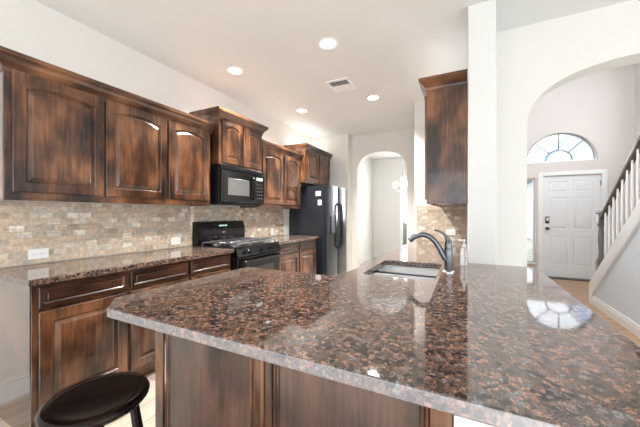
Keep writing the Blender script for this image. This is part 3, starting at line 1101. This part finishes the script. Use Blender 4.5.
d1 = obj('freezer_door', fr_door(4.345, 4.805), FRIDGE, t, smooth=50)
d2 = obj('fridge_door', fr_door(4.812, 5.235), FRIDGE, t, smooth=50)
dsp = obj('water_dispenser', slab(new(), [(4.47, .92), (4.68, .92), (4.68, 1.24), (4.47, 1.24)], [[(4.49, .95), (4.66, .95), (4.66, 1.13), (4.49, 1.13)]], 'x', FX - .004, FX + .016), BLACKM, d1)
obj('dispenser_recess', bx(FX - .01, FX + .008, 4.49, 4.66, .95, 1.13), mat('recess_grey', (.10, .12, .14), .3), d1)
for d, yy in ((d1, 4.775), (d2, 4.845)):
    obj('handle', tube(new(), [(FX, yy, .66), (FX + .045, yy, .70), (FX + .06, yy, .85), (FX + .06, yy, 1.25), (FX + .045, yy, 1.42), (FX, yy, 1.46)], .016, 12), BLACKM, d)
obj('toe_grille', bx(-2.11, -2.07, 4.36, 5.22, .015, .085), BLACKM, t)
tt = thing('paper_note', 'upper white note with a pale blue band on the refrigerator side', 'note', (-2.2, 4.345, 1.57), 'notes on the refrigerator side')
obj('sheet', bx(-2.253, -2.155, 4.342, 4.3448, 1.575, 1.655), PAPER, tt)
obj('printed_band', bx(-2.245, -2.163, 4.3405, 4.342, 1.60, 1.625), PAPERT, tt)
tt = thing('paper_note', 'lower small white note on the refrigerator side', 'note', (-2.17, 4.345, 1.42), 'notes on the refrigerator side')
obj('sheet', bx(-2.213, -2.143, 4.342, 4.3448, 1.42, 1.51), PAPER, tt)
obj('printed_band', bx(-2.205, -2.175, 4.3405, 4.342, 1.44, 1.455), mat('red_print', (.5, .2, .15), .7), tt)

# small thing on top of the first wall cabinet
g_ = obj('plastic_box', bx(-2.55, -2.50, 0.72, 0.765, 2.262, 2.285, bev=.004), GREEN)
tag(g_, 'small grey-green plastic box on top of the nearest wall cabinet', 'box')

# ------------------------------------------------------------------ outlets


def outlet(label, fm, u, v, horizontal=True):
    w, h = (0.116, 0.074) if horizontal else (0.074, 0.116)
    o3 = fm(u, v, 0)
    t = thing('power_outlet', label, 'outlet', o3, 'power outlets on the walls')
    bm = new()
    q = [fm(u - w / 2, v - h / 2, 0.0002), fm(u + w / 2, v + h / 2, 0.006)]
    box(bm, q[0].x, q[1].x, q[0].y, q[1].y, q[0].z, q[1].z, bev=.002)
    pl = obj('cover_plate', bm, PLATE, t)
    for s in (-1, 1):
        cu, cv = (u + s * .022, v) if horizontal else (u, v + s * .022)
        a, b = fm(cu - .014, cv - .014, .005), fm(cu + .014, cv + .014, .0075)
        so = obj('socket', box(new(), a.x, b.x, a.y, b.y, a.z, b.z, bev=.001), PLATE, t)
        bm = new()
        for k in (-1, 1):
            a, b = fm(cu + k * .006 - .001, cv - .005, .007), fm(cu + k * .006 + .001, cv + .005, .008)
            box(bm, a.x, b.x, a.y, b.y, a.z, b.z)
        obj('slot', bm, SLOT, so)


fm = face_map('+x', -2.79)
outlet('white outlet nearest the camera on the left tile backsplash', fm, 0.975, 0.985)
outlet('white outlet on the left tile backsplash just left of the range', fm, 2.10, 0.985)
outlet('white outlet on the tile backsplash between range and refrigerator', fm, 3.85, 0.985, False)
outlet('white outlet on the tile backsplash beyond the faucet', face_map('-y', 4.19), -0.17, 1.03)
outlet('white outlet low on the wall seen through the far arch', face_map('-y', 8.2), -1.81, 0.40, False)

# ------------------------------------------------------------------ ceiling lights and vent


def downlight(x, y, label, first=None):
    if first:
        return copy_tree(first, (x, y, CH), label)
    t = thing('ceiling_light', label, 'ceiling light', (x, y, CH), 'recessed lights in the kitchen ceiling')
    bm = new()
    n = 32
    L = [[bm.verts.new((x + r * math.cos(2 * PI * k / n), y + r * math.sin(2 * PI * k / n), CH + z)) for k in range(n)]
         for r, z in ((.095, 0), (.095, -.004), (.088, -.008), (.072, -.006), (.068, -.002), (.068, 0))]
    for A, B in zip(L, L[1:]):
        for k in range(n):
            bm.faces.new((A[k], A[(k + 1) % n], B[(k + 1) % n], B[k]))
    obj('trim_ring', bm, PLATE, t)
    obj('diffuser', lathe(new(), [(.068, -.001), (.068, -.003), (.0, -.0035)], (x, y, CH), n=32), LAMP, t)
    d = bpy.data.lights.new('lamp_light', 'SPOT')
    d.energy = 170
    d.spot_size = math.radians(128)
    d.spot_blend = 0.7
    d.shadow_soft_size = 0.07
    d.color = (1.0, 0.97, 0.93)
    o = bpy.data.objects.new('lamp_light', d)
    C.objects.link(o)
    o.parent = t
    o.location = (0, 0, -0.09)
    return t


d0 = downlight(-1.12, 2.40, 'recessed ceiling light above the peninsula, largest of the lights in view')
downlight(-2.23, 2.40, 'recessed ceiling light above the range, near the left wall', d0)
downlight(-1.10, 3.79, 'recessed ceiling light right of the ceiling vent, toward the far arch', d0)
downlight(-2.20, 3.79, 'recessed ceiling light close to the refrigerator cabinet', d0)
t = thing('ceiling_vent', 'white square louvred air vent in the kitchen ceiling', 'vent', (-1.33, 3.24, CH))
V = (-1.47, -1.19, 3.08, 3.40)
bm = slab(new(), [(V[0], V[2]), (V[1], V[2]), (V[1], V[3]), (V[0], V[3])], [[(V[0] + .03, V[2] + .03), (V[1] - .03, V[2] + .03), (V[1] - .03, V[3] - .03), (V[0] + .03, V[3] - .03)]], 'z', CH - .012, CH - .0005)
obj('frame', bm, PLATE, t)
obj('duct_opening', bx(V[0] + .03, V[1] - .03, V[2] + .03, V[3] - .03, CH - .002, CH - .0005), mat('duct_dark', (.12, .12, .12), .8), t)
for i in range(8):
    yy = V[2] + .045 + i * .032
    bm = bx(V[0] + .03, V[1] - .03, -.014, .014, -.001, .001)
    bmesh.ops.transform(bm, matrix=Matrix.Translation((0, yy, CH - .008)) @ Matrix.Rotation(0.6 if i < 4 else -0.6, 4, 'X'), verts=bm.verts[:])
    obj('louver', bm, PLATE, t)

# chandelier in the dining room
t = thing('chandelier', 'small white-glass chandelier hanging in the room beyond the far arch', 'chandelier', (-1.27, 6.75, CH))
cx, cy, cz = -1.27, 6.75, 1.88
bm = tube(new(), [(cx, cy, CH - .001), (cx, cy, cz - .06)], .008, 10)
lathe(bm, [(.06, CH - .03), (.06, CH - .001), (0, CH - .001)], (cx, cy, 0))
lathe(bm, [(0, cz - .10), (.03, cz - .07), (.02, cz - .02), (.03, cz + .02), (.01, cz + .1), (.0, cz + .1)], (cx, cy, 0))
obj('stem', bm, CHROME, t)
for k in range(5):
    a = 2 * PI * k / 5 + 0.25
    dx, dy = math.cos(a), math.sin(a)
    am = obj('arm', tube(new(), [(cx + dx * r, cy + dy * r, cz + z) for r, z in ((.01, -.05), (.07, -.09), (.14, -.09), (.19, -.05), (.20, 0))], .007, 8), CHROME, t)
    obj('glass_shade', lathe(new(), [(.0, 0), (.025, .0), (.04, .03), (.045, .09), (.040, .10), (0, .10)], (cx + dx * .2, cy + dy * .2, cz), n=16), BULB, am)

# ------------------------------------------------------------------ bar stool
sx, sy, sz = -1.187, 0.578, 0.625
t = thing('bar_stool', 'round dark wooden bar stool standing beside the peninsula', 'stool', (sx, sy, 0))
obj('seat', lathe(new(), [(.0, -.04), (.12, -.04), (.150, -.034), (.161, -.022), (.163, -.012), (.158, -.003), (.150, .0), (.12, -.004), (.07, -.008), (0, -.009)], (sx, sy, sz), n=48), STOOL, t)
feet = []
for k in range(4):
    a = PI / 4 + k * PI / 2 + 0.35
    tp = Vector((sx + .105 * math.cos(a), sy + .105 * math.sin(a), sz - .038))
    ft = Vector((sx + .185 * math.cos(a), sy + .185 * math.sin(a), 0))
    feet.append((tp, ft))
    obj('leg', tube(new(), [tp, tp.lerp(ft, .5), ft], [.016, .019, .015], 14), STOOL, t)
for k in range(4):
    (t1, f1), (t2, f2) = feet[k], feet[(k + 1) % 4]
    q = .45 if k % 2 else .62
    obj('rung', tube(new(), [t1.lerp(f1, q), t2.lerp(f2, q)], .010, 10), STOOL, t)
